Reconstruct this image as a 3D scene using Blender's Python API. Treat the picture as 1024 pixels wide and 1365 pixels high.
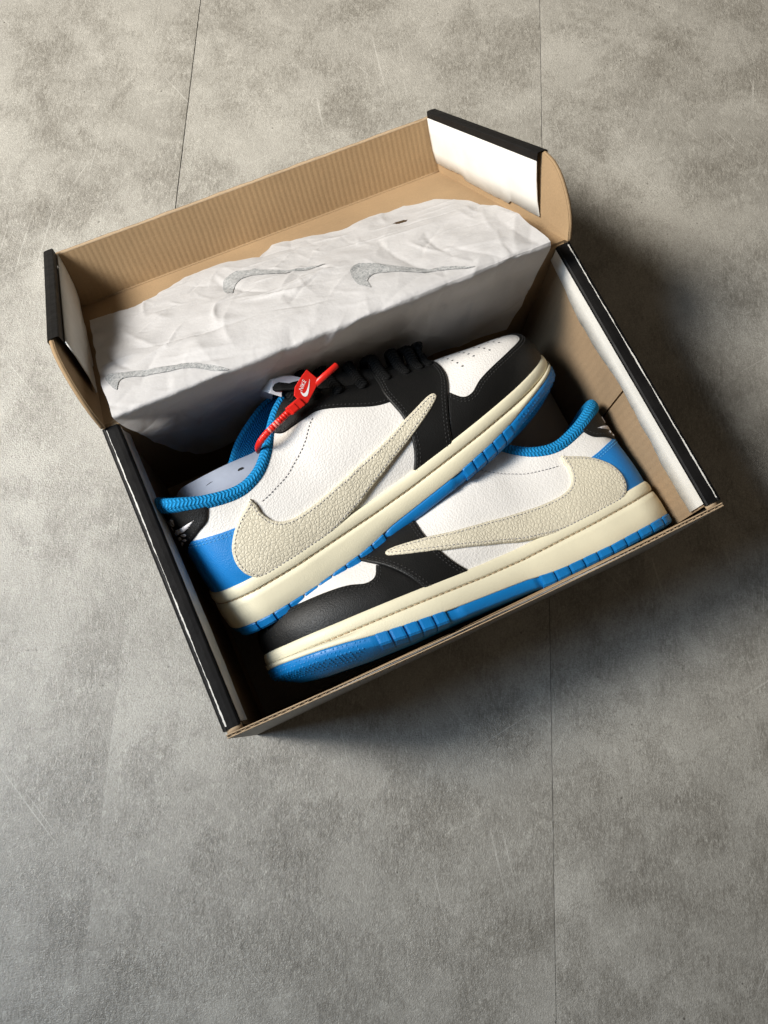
import bpy, bmesh, math, random
import numpy as np
from mathutils import Vector, Matrix, noise
from mathutils.geometry import delaunay_2d_cdt

for o in list(bpy.data.objects): bpy.data.objects.remove(o)
SC = bpy.context.scene
COL = SC.collection
random.seed(7)

# ---------------------------------------------------------------- camera
cd = bpy.data.cameras.new("Camera"); cam = bpy.data.objects.new("Camera", cd); COL.objects.link(cam)
cd.sensor_fit = 'HORIZONTAL'; cd.sensor_width = 36; cd.lens = 36*1074.26/1024
cd.clip_start = .01; cd.clip_end = 50
_R = [[0.9061, 0.3990, -0.1404], [-0.4215, 0.8792, -0.2219], [0.0349, 0.2602, 0.9649]]
_M = Matrix(_R).to_4x4(); _M.translation = (0.0718, -0.0281, 0.651)
cam.matrix_world = _M; SC.camera = cam

# ---------------------------------------------------------------- light: a window to the left and behind, room bounce
w = bpy.data.worlds.new("World"); SC.world = w; w.use_nodes = True
bg = w.node_tree.nodes["Background"]; bg.inputs[0].default_value = (1.0, .81, .60, 1); bg.inputs[1].default_value = .085
def window_light(name, direction, dist, sx, sy, power, color, aim=(.16, .1, .05), spread=180):
    l = bpy.data.lights.new(name, 'AREA'); l.shape = 'RECTANGLE'; l.size = sx; l.size_y = sy
    l.energy = power; l.color = color; l.spread = math.radians(spread)
    o = bpy.data.objects.new(name, l); COL.objects.link(o)
    d = Vector(direction).normalized(); o.location = Vector((.16, .1, .05)) + d*dist
    o.rotation_euler = (Vector(aim)-o.location).to_track_quat('-Z', 'Y').to_euler()
    return o
window_light("window_sun_glow", (-.86, .50, .95), 2.0, .50, .60, 12.0, (1.0, .91, .78), (.50, .52, 0), 66)
window_light("window_sky", (-.95, .33, 1.18), 1.7, .55, .50, 16.5, (.58, .77, 1.0))
SC.view_settings.view_transform = 'Standard'; SC.view_settings.look = 'None'
SC.view_settings.exposure = 0; SC.view_settings.gamma = 1; SC.view_settings.use_curve_mapping = False
SC.cycles.max_bounces = 8
SC.cycles.use_denoising = True

# ---------------------------------------------------------------- helpers
def mesh_obj(name, verts, faces, mat, parent=None, smooth=False, uvs=None, mats=None):
    me = bpy.data.meshes.new(name)
    me.from_pydata([tuple(map(float, v)) for v in verts], [], [tuple(int(i) for i in f) for f in faces])
    if uvs is not None:
        ul = me.uv_layers.new(name="UVMap")
        for l in me.loops: ul.data[l.index].uv = uvs[l.vertex_index]
    if smooth: me.polygons.foreach_set("use_smooth", [True]*len(me.polygons))
    me.update()
    if mat: me.materials.append(mat)
    o = bpy.data.objects.new(name, me); COL.objects.link(o)
    if parent: o.parent = parent
    return o
def empty(name, M=None):
    o = bpy.data.objects.new(name, None); COL.objects.link(o); o.empty_display_size = .02
    if M is not None: o.matrix_world = M
    return o
def tag(o, label=None, cat=None, group=None, kind=None):
    if label: o["label"] = label
    if cat: o["category"] = cat
    if group: o["group"] = group
    if kind: o["kind"] = kind
    return o
class MB:
    """collects geometry for one mesh"""
    def __init__(s): s.v = []; s.f = []; s.uv = []
    def add(s, verts, faces, uvs=None):
        b = len(s.v); s.v += [tuple(map(float, p)) for p in verts]; s.f += [tuple(int(i)+b for i in f) for f in faces]
        s.uv += list(uvs) if uvs is not None else [(0, 0)]*len(verts)
    def build(s, name, mat, parent=None, smooth=False, uv=False):
        return mesh_obj(name, s.v, s.f, mat, parent, smooth, s.uv if uv else None)
def grid_faces(nu, nv, closed=False):
    f = []
    for i in range(nu if closed else nu-1):
        a, b = i*nv, ((i+1) % nu)*nv
        for j in range(nv-1): f.append((a+j, b+j, b+j+1, a+j+1))
    return f
def slab(name, poly, fn, thick, mat, parent=None, bevel=0, wob=0):
    """prism: poly in 2D (ccw), fn(a,b,t) -> 3D with t in metres along the thickness"""
    n = len(poly); V = [fn(a, b, 0) for a, b in poly]+[fn(a, b, thick) for a, b in poly]
    F = [tuple(range(n))[::-1], tuple(range(n, 2*n))]+[(i, (i+1) % n, (i+1) % n+n, i+n) for i in range(n)]
    o = mesh_obj(name, V, F, mat, parent)
    bm = bmesh.new(); bm.from_mesh(o.data); bmesh.ops.recalc_face_normals(bm, faces=bm.faces)
    if bevel: bmesh.ops.bevel(bm, geom=bm.edges[:], offset=bevel, segments=2, affect='EDGES', profile=.6)
    bm.to_mesh(o.data); bm.free()
    return o
def box(name, lo, hi, mat, parent=None, bevel=0):
    (x0, y0, z0), (x1, y1, z1) = lo, hi
    return slab(name, [(x0, y0), (x1, y0), (x1, y1), (x0, y1)], lambda a, b, t: (a, b, z0+t), z1-z0, mat, parent, bevel)
def catmull(pts, per=8, closed=False):
    P = [np.array(p, float) for p in pts]; n = len(P); out = []
    for i in range(n if closed else n-1):
        p1, p2 = P[i], P[(i+1) % n]
        p0 = P[i-1] if (closed or i > 0) else 2*p1-p2
        p3 = P[(i+2) % n] if (closed or i < n-2) else 2*p2-p1
        for k in range(per):
            t = k/per
            out.append(.5*(2*p1+(p2-p0)*t+(2*p0-5*p1+4*p2-p3)*t*t+(-p0+3*p1-3*p2+p3)*t**3))
    if not closed: out.append(P[-1])
    return np.array(out)
def tube(mb, path, ra, rb=None, nrm=None, seg=10, cap=True):
    """sweep an ellipse (ra across, rb along nrm) down a path; uv in metres"""
    path = np.array(path, float); n = len(path)
    ra = np.broadcast_to(np.asarray(ra, float), (n,)); rb = ra if rb is None else np.broadcast_to(np.asarray(rb, float), (n,))
    T = np.gradient(path, axis=0); T /= np.linalg.norm(T, axis=1)[:, None]+1e-12
    up = np.array(nrm if nrm is not None else (0, 0, 1.), float)
    if up.ndim == 1: up = np.tile(up, (n, 1))
    B = np.cross(T, up); B /= np.linalg.norm(B, axis=1)[:, None]+1e-9; N = np.cross(B, T)
    L = np.concatenate([[0], np.cumsum(np.linalg.norm(np.diff(path, axis=0), axis=1))])
    V = []; UV = []
    for i in range(n):
        for k in range(seg+1):
            a = 2*math.pi*k/seg
            V.append(path[i]+B[i]*ra[i]*math.cos(a)+N[i]*rb[i]*math.sin(a)); UV.append((L[i], a*float(ra[i]+rb[i])/2))
    F = grid_faces(n, seg+1)
    b = len(V)
    if cap:
        for i, rev in ((0, 0), (n-1, 1)):
            c = len(V); V.append(path[i]+T[i]*(ra[i]*.45*(1 if rev else -1))); UV.append((L[i], 0))
            for k in range(seg):
                f = (c, i*(seg+1)+k, i*(seg+1)+k+1); F.append(f[::-1] if rev else f)
    mb.add(V, F, UV)

# ---------------------------------------------------------------- materials
def nodes(name):
    m = bpy.data.materials.new(name); m.use_nodes = True; nt = m.node_tree
    return m, nt, nt.nodes["Principled BSDF"]
class G:
    """small node-graph helper"""
    def __init__(s, nt, coord='Object', offset_by_object=False):
        s.nt = nt; t = s.n('ShaderNodeTexCoord'); s.co = t.outputs[coord]
        if offset_by_object:
            oi = s.n('ShaderNodeObjectInfo'); mul = s.n('ShaderNodeVectorMath'); mul.operation = 'ADD'
            sc = s.n('ShaderNodeMath'); sc.operation = 'MULTIPLY'; sc.inputs[1].default_value = 37.; s.l(oi.outputs['Random'], sc.inputs[0])
            s.l(s.co, mul.inputs[0]); s.l(sc.outputs[0], mul.inputs[1]); s.co = mul.outputs[0]
    def n(s, t): return s.nt.nodes.new(t)
    def l(s, a, b): s.nt.links.new(a, b)
    def map(s, scale=(1, 1, 1), rot=(0, 0, 0), co=None):
        m = s.n('ShaderNodeMapping'); m.inputs['Scale'].default_value = scale; m.inputs['Rotation'].default_value = rot
        s.l(co or s.co, m.inputs['Vector']); return m.outputs[0]
    def noise(s, scale, detail=4, rough=.55, co=None, dist=0):
        t = s.n('ShaderNodeTexNoise'); t.inputs['Scale'].default_value = scale; t.inputs['Detail'].default_value = detail
        t.inputs['Roughness'].default_value = rough; t.inputs['Distortion'].default_value = dist; s.l(co or s.co, t.inputs['Vector']); return t.outputs['Fac']
    def voro(s, scale, feature='F1', co=None, rnd=1):
        t = s.n('ShaderNodeTexVoronoi'); t.feature = feature; t.inputs['Scale'].default_value = scale; t.inputs['Randomness'].default_value = rnd
        s.l(co or s.co, t.inputs['Vector']); return t.outputs['Distance']
    def ramp(s, fac, stops):
        r = s.n('ShaderNodeValToRGB'); e = r.color_ramp.elements
        while len(e) < len(stops): e.new(.5)
        for k, (p, c) in enumerate(stops):
            e[k].position = p; e[k].color = (c, c, c, 1) if not hasattr(c, '__len__') else (*c, 1)
        s.l(fac, r.inputs[0]); return r.outputs['Color']
    def math(s, op, a, b=None):
        m = s.n('ShaderNodeMath'); m.operation = op
        for i, x in enumerate((a, b)):
            if x is None: continue
            if isinstance(x, (int, float)): m.inputs[i].default_value = x
            else: s.l(x, m.inputs[i])
        return m.outputs[0]
    def mix(s, fac, a, b, mode='MIX'):
        m = s.n('ShaderNodeMix'); m.data_type = 'RGBA'; m.blend_type = mode
        for k, x in ((0, fac), (6, a), (7, b)):
            if isinstance(x, (int, float)): m.inputs[k].default_value = x
            elif hasattr(x, '__len__'): m.inputs[k].default_value = (*x, 1)
            else: s.l(x, m.inputs[k])
        return m.outputs[2]
    def bump(s, h, dist, strength=1, prev=None):
        b = s.n('ShaderNodeBump'); b.inputs['Distance'].default_value = dist; b.inputs['Strength'].default_value = strength
        s.l(h, b.inputs['Height'])
        if prev is not None: s.l(prev, b.inputs['Normal'])
        return b.outputs[0]
def setp(g, b, col=None, rough=None, normal=None, spec=None):
    for k, x in (('Base Color', col), ('Roughness', rough), ('Normal', normal), ('Specular IOR Level', spec)):
        if x is None: continue
        if isinstance(x, (int, float)): b.inputs[k].default_value = x
        elif hasattr(x, '__len__'): b.inputs[k].default_value = (*x, 1)
        else: g.l(x, b.inputs[k])
def leather(name, col, cell=1.1, depth=.00025, rough=.5, var=.08, soft=True, spec=.4):
    """pebbled leather; cell = grain size in mm"""
    m, nt, b = nodes(name); g = G(nt)
    v = g.voro(1000/cell, 'F1' if soft else 'DISTANCE_TO_EDGE'); h = g.ramp(v, [(0, 1), (.75, 0)]) if soft else g.ramp(v, [(0, 0), (.15, .7), (.4, 1)])
    n1 = g.noise(420/cell, 3); n2 = g.noise(45, 3)
    nm = g.bump(h, depth, .8); nm = g.bump(n1, depth*.8, .6, nm); nm = g.bump(n2, .0012, .25, nm)
    c0 = tuple(c*(1-var) for c in col); c1 = tuple(min(1, c*(1+var*.5)) for c in col)
    c = g.mix(g.ramp(n2, [(.3, 0), (.7, 1)]), c0, c1)
    if not soft: c = g.mix(g.ramp(v, [(0, .16), (.14, 0)]), c, tuple(x*.55 for x in col))
    setp(g, b, c, rough, nm, spec); return m
def rubber(name, col, rough=.5, fine=1100, depth=.00022):
    m, nt, b = nodes(name); g = G(nt); n = g.noise(fine, 2); n2 = g.noise(30, 4)
    c = g.mix(g.ramp(n2, [(.3, 0), (.7, 1)]), tuple(x*.93 for x in col), tuple(min(1, x*1.04) for x in col))
    setp(g, b, c, rough, g.bump(n, depth, .7), .4); return m
def knit(name, col, pitch=1.7):
    m, nt, b = nodes(name); g = G(nt, 'UV'); s = g.n('ShaderNodeSeparateXYZ'); g.l(g.co, s.inputs[0]); k = 2*math.pi/(pitch/1000)
    tri = g.math('PINGPONG', g.math('MULTIPLY', s.outputs[1], 1000/(pitch*1.15)), 1)                  # herringbone braid
    a = g.math('ADD', g.math('MULTIPLY', s.outputs[0], k), g.math('MULTIPLY', tri, math.pi*1.1))
    h0 = g.math('MULTIPLY', g.math('ADD', g.math('SINE', a), 1), .5)
    edge = g.math('MULTIPLY', tri, g.math('SUBTRACT', 1, tri)); h = g.math('MULTIPLY', h0, g.math('MINIMUM', g.math('ADD', g.math('MULTIPLY', edge, 5), .35), 1))
    colr = g.mix(h, tuple(x*.55 for x in col), tuple(min(1, x*1.12+.008) for x in col))
    setp(g, b, colr, .8, g.bump(h, .0006, .9), .12); return m
def plain(name, col, rough=.5, spec=.4):
    m, nt, b = nodes(name); g = G(nt); n = g.noise(260, 3)
    setp(g, b, g.mix(n, tuple(x*.85 for x in col), col), rough, g.bump(n, .0002, .4), spec); return m
def kraft(name, col, wave=None, rough=.85):
    m, nt, b = nodes(name); g = G(nt)
    n = g.noise(14, 5); f = g.noise(700, 3, .6); fi = g.noise(1, 4, co=g.map((140, 900, 420)))
    c = g.mix(g.ramp(n, [(.3, 0), (.7, 1)]), tuple(x*.86 for x in col), tuple(x*1.08 for x in col))
    c = g.mix(g.ramp(f, [(.35, 0), (.75, .35)]), c, tuple(x*.6 for x in col)); c = g.mix(g.ramp(fi, [(.55, 0), (.8, .3)]), c, tuple(min(1, x*1.35) for x in col))
    sp = g.ramp(g.voro(95), [(.035, 1), (.05, 0)]); c = g.mix(g.math('MULTIPLY', sp, .5), c, tuple(x*.45 for x in col))
    nm = g.bump(f, .0002, .5)
    if wave:
        t = g.n('ShaderNodeTexWave'); t.wave_type = 'BANDS'; t.bands_direction = wave[0]; t.inputs['Scale'].default_value = wave[1]
        t.inputs['Distortion'].default_value = 3; t.inputs['Detail'].default_value = 2; t.inputs['Detail Scale'].default_value = .3
        g.l(g.co, t.inputs['Vector']); nm = g.bump(t.outputs['Fac'], .0005, wave[2], nm)
        c = g.mix(g.math('MULTIPLY', t.outputs['Fac'], wave[3]), c, tuple(x*.7 for x in col))
    setp(g, b, c, rough, nm, .25); return m
def printed_black():
    m, nt, b = nodes('black_printed_paper'); g = G(nt); n = g.noise(60, 4); f = g.noise(900, 2)
    c = g.mix(g.ramp(n, [(.3, 0), (.7, 1)]), (.0045, .0042, .0045), (.008, .0075, .0075))
    setp(g, b, c, g.ramp(n, [(.3, .5), (.7, .62)]), g.bump(f, .00012, .4, g.bump(n, .002, .35)), .14); return m
def white_card():
    m, nt, b = nodes('white_card'); g = G(nt); n = g.noise(40, 5); f = g.noise(900, 3)
    c = g.mix(g.ramp(n, [(.35, 0), (.75, 1)]), (.62, .61, .575), (.70, .69, .655))
    setp(g, b, c, .6, g.bump(f, .00012, .5, g.bump(n, .002, .3)), .35); return m
def tissue(name, col, trans=.25):
    m, nt, b = nodes(name); g = G(nt); n = g.noise(35, 6, .6); f = g.noise(260, 5, .7); cr = g.voro(42, 'DISTANCE_TO_EDGE', co=g.map((1, 1, 1)))
    c = g.mix(g.ramp(f, [(.3, 0), (.8, 1)]), tuple(x*.93 for x in col), col)
    nm = g.bump(n, .004, .35); nm = g.bump(f, .0008, .4, nm); pass
    setp(g, b, c, .7, nm, .2)
    tr = g.n('ShaderNodeBsdfTranslucent'); tr.inputs[0].default_value = (*col, 1); mx = g.n('ShaderNodeMixShader'); mx.inputs[0].default_value = trans
    out = nt.nodes['Material Output']; g.l(b.outputs[0], mx.inputs[1]); g.l(tr.outputs[0], mx.inputs[2]); g.l(mx.outputs[0], out.inputs[0]); return m
def ink_on_tissue():
    m, nt, b = nodes('grey_ink_print'); g = G(nt); n = g.noise(900, 3, .7); n2 = g.noise(300, 4)
    c = g.mix(g.ramp(n, [(.42, 0), (.62, 1)]), (.17, .18, .185), (.42, .42, .42)); c = g.mix(g.ramp(n2, [(.45, 0), (.8, .5)]), c, (.6, .6, .6))
    setp(g, b, c, .7, g.bump(n2, .0006, .4), .2); return m
def concrete():
    m, nt, b = nodes('concrete_look_vinyl'); g = G(nt, 'Object', True)
    big = g.noise(4.5, 6, .62, dist=.5); mid = g.noise(17, 7, .7, dist=.35); med = g.noise(60, 6, .72, dist=.3)
    al = g.map(rot=(0, 0, -1.0978)); gr = g.noise(1, 5, .7, co=g.map((190, 520, 300), co=al), dist=.9); gr2 = g.noise(1, 4, .7, co=g.map((90, 480, 300), (0, 0, .9), co=al), dist=.6)
    fine = g.noise(640, 4, .75)
    c = g.mix(g.ramp(big, [(.34, 0), (.66, 1)]), (.270, .258, .230), (.425, .411, .372))
    c = g.mix(g.ramp(mid, [(.34, .5), (.52, 0)]), c, (.205, .192, .165))
    c = g.mix(g.ramp(med, [(.52, 0), (.72, .55)]), c, (.50, .485, .44))
    grit = g.math('MULTIPLY', g.ramp(mid, [(.36, 1), (.60, .10)]), g.ramp(big, [(.3, 1), (.6, .45)]))      # worn, gritty patches
    c = g.mix(g.math('MULTIPLY', g.ramp(gr, [(.47, 0), (.64, .8)]), grit), c, (.095, .087, .074))
    c = g.mix(g.math('MULTIPLY', g.ramp(gr2, [(.52, 0), (.66, .8)]), grit), c, (.11, .10, .085))
    c = g.mix(g.ramp(gr, [(.30, .5), (.46, 0)]), c, (.55, .535, .485))
    c = g.mix(g.math('MULTIPLY', g.ramp(fine, [(.42, .75), (.54, 0)]), g.ramp(mid, [(.35, .8), (.65, .3)])), c, (.16, .148, .126))
    sp = g.math('MULTIPLY', g.ramp(g.voro(120), [(.07, 1), (.13, 0)]), g.ramp(med, [(.54, 0), (.62, 1)])); c = g.mix(g.math('MULTIPLY', sp, .8), c, (.05, .045, .038))
    for k, (ang, sc) in enumerate(((.1, 1), (-.75, 1.2), (1.0, .9), (.45, 1.1), (-.25, .8))):       # long pale scratches
        s1 = g.noise(1, 1, .4, co=g.map((6*sc, 420*sc, 50), co=g.map(rot=(0, 0, -1.0978+ang)))); s2 = g.noise(7+2*k, 2, co=g.map((1, 1, 1), (k*1.3, 0, 0)))
        f = g.math('MULTIPLY', g.ramp(s1, [(.715, 0), (.745, 1)]), g.ramp(s2, [(.55, 0), (.68, .34)])); c = g.mix(f, c, (.62, .605, .56))
    peel = g.noise(950, 2, .5); peel2 = g.noise(1900, 2, .5)
    nm = g.bump(peel, .0007, .6); nm = g.bump(peel2, .0003, .5, nm); nm = g.bump(gr, .0003, .4, nm)
    setp(g, b, c, g.ramp(mid, [(.3, .27), (.7, .38)]), nm, .5); return m
M = dict(
 floor=concrete(), floor_gap=plain('dark_joint', (.018, .016, .014), .9),
 kraft=kraft('brown_kraft_board', (.325, .222, .125), None), kraft_rib=kraft('ribbed_kraft_board', (.36, .243, .132), ('X', 66, .25, .03)),
 kraft_side=kraft('kraft_side_board', (.30, .212, .130), ('Y', 55, .25, .06)), kraft_edge=kraft('kraft_cut_edge', (.42, .31, .20)),
 black=printed_black(), white=white_card(), grey=plain('grey_outer_print', (.34, .335, .33), .5),
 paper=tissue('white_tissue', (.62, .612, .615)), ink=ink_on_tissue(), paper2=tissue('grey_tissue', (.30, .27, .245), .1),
 lwhite=leather('white_leather', (.70, .68, .655), 1.3, .00022, .5, .03), lbeige=leather('beige_tumbled_leather', (.63, .58, .455), 2.4, .00034, .5, .06, False),
 lblack=leather('black_leather', (.0065, .0065, .0065), .7, .00012, .45, .2, spec=.28), lblue=leather('blue_leather', (.004, .175, .50), .8, .00012, .45, .05),
 cream=rubber('cream_rubber', (.72, .67, .50), .5), rblue=rubber('blue_rubber', (.003, .155, .43), .42, 700),
 knit=knit('blue_knit', (.008, .24, .55), 2.4), knit2=knit('blue_lining_mesh', (.008, .20, .52), 2.0), lace=knit('black_lace_weave', (.003, .003, .003), 2.2),
 thread_grey=plain('grey_thread', (.30, .29, .30), .7), thread_black=plain('black_thread', (.022, .022, .022), .6), thread_blue=plain('blue_thread', (.10, .36, .66), .6), thread_tan=plain('tan_thread', (.42, .31, .19), .7),
 tongue=leather('black_nylon_tongue', (.008, .008, .008), .7, .00025, .75, .1, spec=.2), hole=plain('perforation_dark', (.03, .03, .03), .9),
 embroidery=plain('silver_embroidery', (.66, .64, .66), .45), ink_black=plain('black_embroidery', (.02, .02, .02), .6),
 card=plain('window_tinted_card', (.34, .375, .46), .3), red=rubber('red_plastic', (.62, .018, .012), .35, 500, .0001), red_pale=rubber('pale_red_plastic', (.75, .22, .18), .35), print_white=plain('white_print', (.85, .85, .85), .5),  # card: blue tint is the window's reflection put into its base colour
 label=plain('white_label', (.72, .73, .76), .45),
)
# ---------------------------------------------------------------- floor of concrete-look planks
PHI, C1, C2 = 1.0978, .1105, -.2311; PW = C1-C2
ax = np.array([math.cos(PHI), math.sin(PHI)]); nx = np.array([-ax[1], ax[0]])
def fl(a, c, z): return (ax[0]*a+nx[0]*c, ax[1]*a+nx[1]*c, z)
sub = slab('floor', [(-2.4, -2.2), (2.4, -2.2), (2.4, 2.2), (-2.4, 2.2)], lambda a, b, t: fl(a, b, -.012+t), .0085, M['floor_gap']); tag(sub, kind='structure')
for k in range(-5, 6):
    c0 = C2+k*PW
    # joint half-widths at the near (a<0) and far end: the left joint closes up towards the camera
    gap = {1: (.000004, .0004)}; wide = (.00020, .00028)
    for a0, a1 in ((-2.2, -.95), (-.95, 1.05), (1.05, 2.2)):
        sh = (k % 3)*.06
        lo = gap.get(k, wide); hi = gap.get(k+1, wide)
        a_, b_ = a0+sh+.0002, a1+sh-.0002; m0, m1 = a_+(b_-a_)*.56, a_+(b_-a_)*.64
        o = slab('plank', [(a_, lo[0]-PW/2), (m0, lo[0]-PW/2), (m1, lo[1]-PW/2), (b_, lo[1]-PW/2), (b_, PW/2-hi[1]), (m1, PW/2-hi[1]), (m0, PW/2-hi[0]), (a_, PW/2-hi[0])],
                 lambda a, b, t: fl(a, b+c0+PW/2, -.0033+t), .0033, M['floor'], sub, 0)

# ---------------------------------------------------------------- shoe box
L, W, H = .35, .2165, .1507; A = .6485; LL = .2217; HL = .053
dv = np.array([0, math.cos(A), -math.sin(A)]); nv = np.array([0, math.sin(A), math.cos(A)]); hz = np.array([0, W, H])
def LID(x, d, n): return np.array([x, 0, 0])+hz+d*dv+n*nv
bx = empty('shoe_box'); tag(bx, 'open brown cardboard shoe box with black edges and hinged lid laid back', 'box')
box('bottom_panel', (.001, .001, .0005), (L-.001, W-.001, .003), M['kraft'], bx)
def rag(n, amp, seed):
    r = random.Random(seed); a = 0; out = []
    for _ in range(n): a = .8*a+r.uniform(-amp, amp); out.append(a)
    return out
def corrugated(name, fn, length, height, parent, t=.0031, lam=.0062):
    """two liners with a fluted core between them, flutes run up the wall; fn(s,h,t)"""
    edge = [(length*k/24, 0) for k in range(25)]+[(length*k/24, height) for k in range(24, -1, -1)]
    o = slab('outer_liner', edge, lambda a, b, q: fn(a, b, q), .0006, None, parent)
    i = slab('inner_liner', edge, lambda a, b, q: fn(a, b, t-.0006+q), .0006, None, parent)
    n = int(length/lam*8); V = []
    for k in range(n+1):
        s = length*k/n; q = t/2+(t/2-.00075)*math.sin(2*math.pi*s/lam)
        for dq in (-.00018, .00018):
            for h in (0.001, height-.0002): V.append(fn(s, h, q+dq))
    F = []
    for k in range(n):
        a, b = 4*k, 4*k+4
        F += [(a, b, b+1, a+1), (a+2, a+3, b+3, b+2), (a+1, b+1, b+3, a+3)]
    c = mesh_obj('corrugated_core', V, F, M['kraft_edge'], parent, True)
    return o, i, c
# front wall
fw = box('front_wall', (.0035, .0012, .0030), (L-.0035, .0018, .012), M['kraft'], bx)
bow = lambda s: -.0012-.0028*math.sin(math.pi*min(1, max(0, s/L)))
o, i, c = corrugated('front_wall', lambda s, h, t: (s+.001, t+bow(s)*h/H, h+.0005), L-.002, H-.0005, fw, .0024, .0058)
o.data.materials.append(M['grey']); i.data.materials.append(M['kraft'])
# worn pale cut edge on the two liners
for yy in (0.0003, .0021):
    V = []; n = 140; r1 = rag(n+1, .00012, int(yy*1e5))
    for k in range(n+1):
        s = .001+(L-.002)*k/n
        yb = yy+bow(s); V += [(s, yb-.00042, H-.0004), (s, yb-.00035, H+.0004+r1[k]), (s, yb+.00035, H+.0004+r1[k]), (s, yb+.00042, H-.0004)]
    mesh_obj('cut_edge', V, grid_faces(n+1, 4), M['kraft_edge'], fw, True)
# back wall under the hinge
box('back_wall', (.004, W-.003, .003), (L-.004, W-.0002, H-.001), M['kraft'], bx)
# rolled end walls
def end_wall(sgn):
    X = (lambda q: q) if sgn < 0 else (lambda q: L-q)
    y0, y1 = .0036, W-.003
    sw = slab('side_wall', [(y0, .0005), (y1, .0005), (y1, H-.0006), (y0, H-.0006)], lambda a, b, t: (X(t), a, b), .0022, M['black'], bx)
    # the black top fold: rounded ledge, slightly wavy
    prof = [(0.0, H-.012), (-.0003, H-.004), (.0003, H-.0008), (.0012, H+.0002), (.0022, H+.0005), (.0028, H+.0002), (.0034, H+.0005), (.0070, H+.0004), (.0100, H+.0001), (.0110, H-.0007), (.0113, H-.0026)]
    n = 60; V = []; r = rag(n+1, .00012, 5+sgn)
    for k in range(n+1):
        y = y0+(y1-y0)*k/n
        for q, z in prof: V.append((X(q+r[k]*.6), y, z+r[k]*.5))
    mesh_obj('top_fold', V, grid_faces(n+1, len(prof)), M['black'], sw)
    # white worn crease along the fold
    V = []; rr = rag(n*3+1, .00018, 11+sgn); ww = rag(n*3+1, .00012, 21+sgn)
    for k in range(n*3+1):
        y = y0+.002+(y1-y0-.004)*k/(n*3); q = .0028+rr[k]*.5; hw = max(.00012, .00036+ww[k])
        V += [(X(q-hw), y, H+.00075), (X(q+hw), y, H+.00075)]
    mesh_obj('worn_crease', V, grid_faces(n*3+1, 2), M['white'], sw)
    # white strip with a wavering torn lower edge on the inner face
    V = []; rs = rag(n+1, .0007, 31+sgn)
    for k in range(n+1):
        y = y0+.002+(y1-y0-.003)*k/n; f = k/n
        dep = .0215+.0018*math.sin(f*9+sgn)+(-.004 if f > .78 else 0)*min(1, (f-.78)*9)+rs[k]
        for z, q in ((H-.0014, .0118), (H-.010, .0115), (H-dep, .0124 if sgn > 0 else .0136), (H-dep-.0003, .0106)): V.append((X(q), y, z))
    mesh_obj('white_strip', V, grid_faces(n+1, 4), M['white'], sw, True)
    # inner kraft panels, split in the middle
    ym = .1025
    for a, b in ((y0+.0005, ym-.0007), (ym+.0007, y1-.0005)):
        slab('inner_panel', [(a, .0035), (b, .0035), (b, H-.0015), (a, H-.0015)], lambda a_, b_, t: (X(.0080+t), a_, b_), .0024, M['kraft_side'], sw)
    # curled kraft end where the roll is cut
    mb = MB(); th = np.linspace(0, 2*math.pi*1.35, 40); rad = .0038-.0022*th/th[-1]
    P0 = [(X(.0062+r_*math.cos(t)*1.25), H-.0035+r_*math.sin(t)*.9) for t, r_ in zip(th, rad)]
    V = []
    for (px, pz) in P0:
        V += [(px, .0012, pz), (px, .0046, pz)]
    mesh_obj('curled_end', V, grid_faces(40, 2), M['kraft_edge'], sw, True).modifiers.new('t', 'SOLIDIFY').thickness = .0007
    return sw
end_wall(-1); end_wall(1)

# lid, hinged on the back edge and sloping down behind to the floor
lid = slab('lid', [(.0005, -.0005), (L-.0005, -.0005), (L-.0005, LL), (.0005, LL)], lambda a, b, t: LID(a, b, -.003+t), .003, M['kraft'], bx)
lf = slab('front_flap', [(.0005, 0), (L-.0005, 0), (L-.002, .0485), (.002, .0485)], lambda a, b, t: LID(a, LL-.003+t+b*.02, b-.001), .0028, M['kraft_rib'], lid)
n = 120; V = []; r1 = rag(n+1, .0002, 77)
for k in range(n+1):
    s = .002+(L-.004)*k/n
    for q, h in ((-.0001, -.0012), (0, .0004+r1[k]), (.0029, .0004+r1[k]), (.003, -.0012)): V.append(LID(s, LL-.003+q+.00097, .0475+h))
mesh_obj('cut_edge', V, grid_faces(n+1, 4), M['kraft_edge'], lid, True)
mb = MB(); tube(mb, [LID(x, LL-.0034, .0004) for x in np.linspace(.003, L-.003, 40)], .0009, .0007); mb.build('crease', M['kraft'], lid, True)
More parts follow.
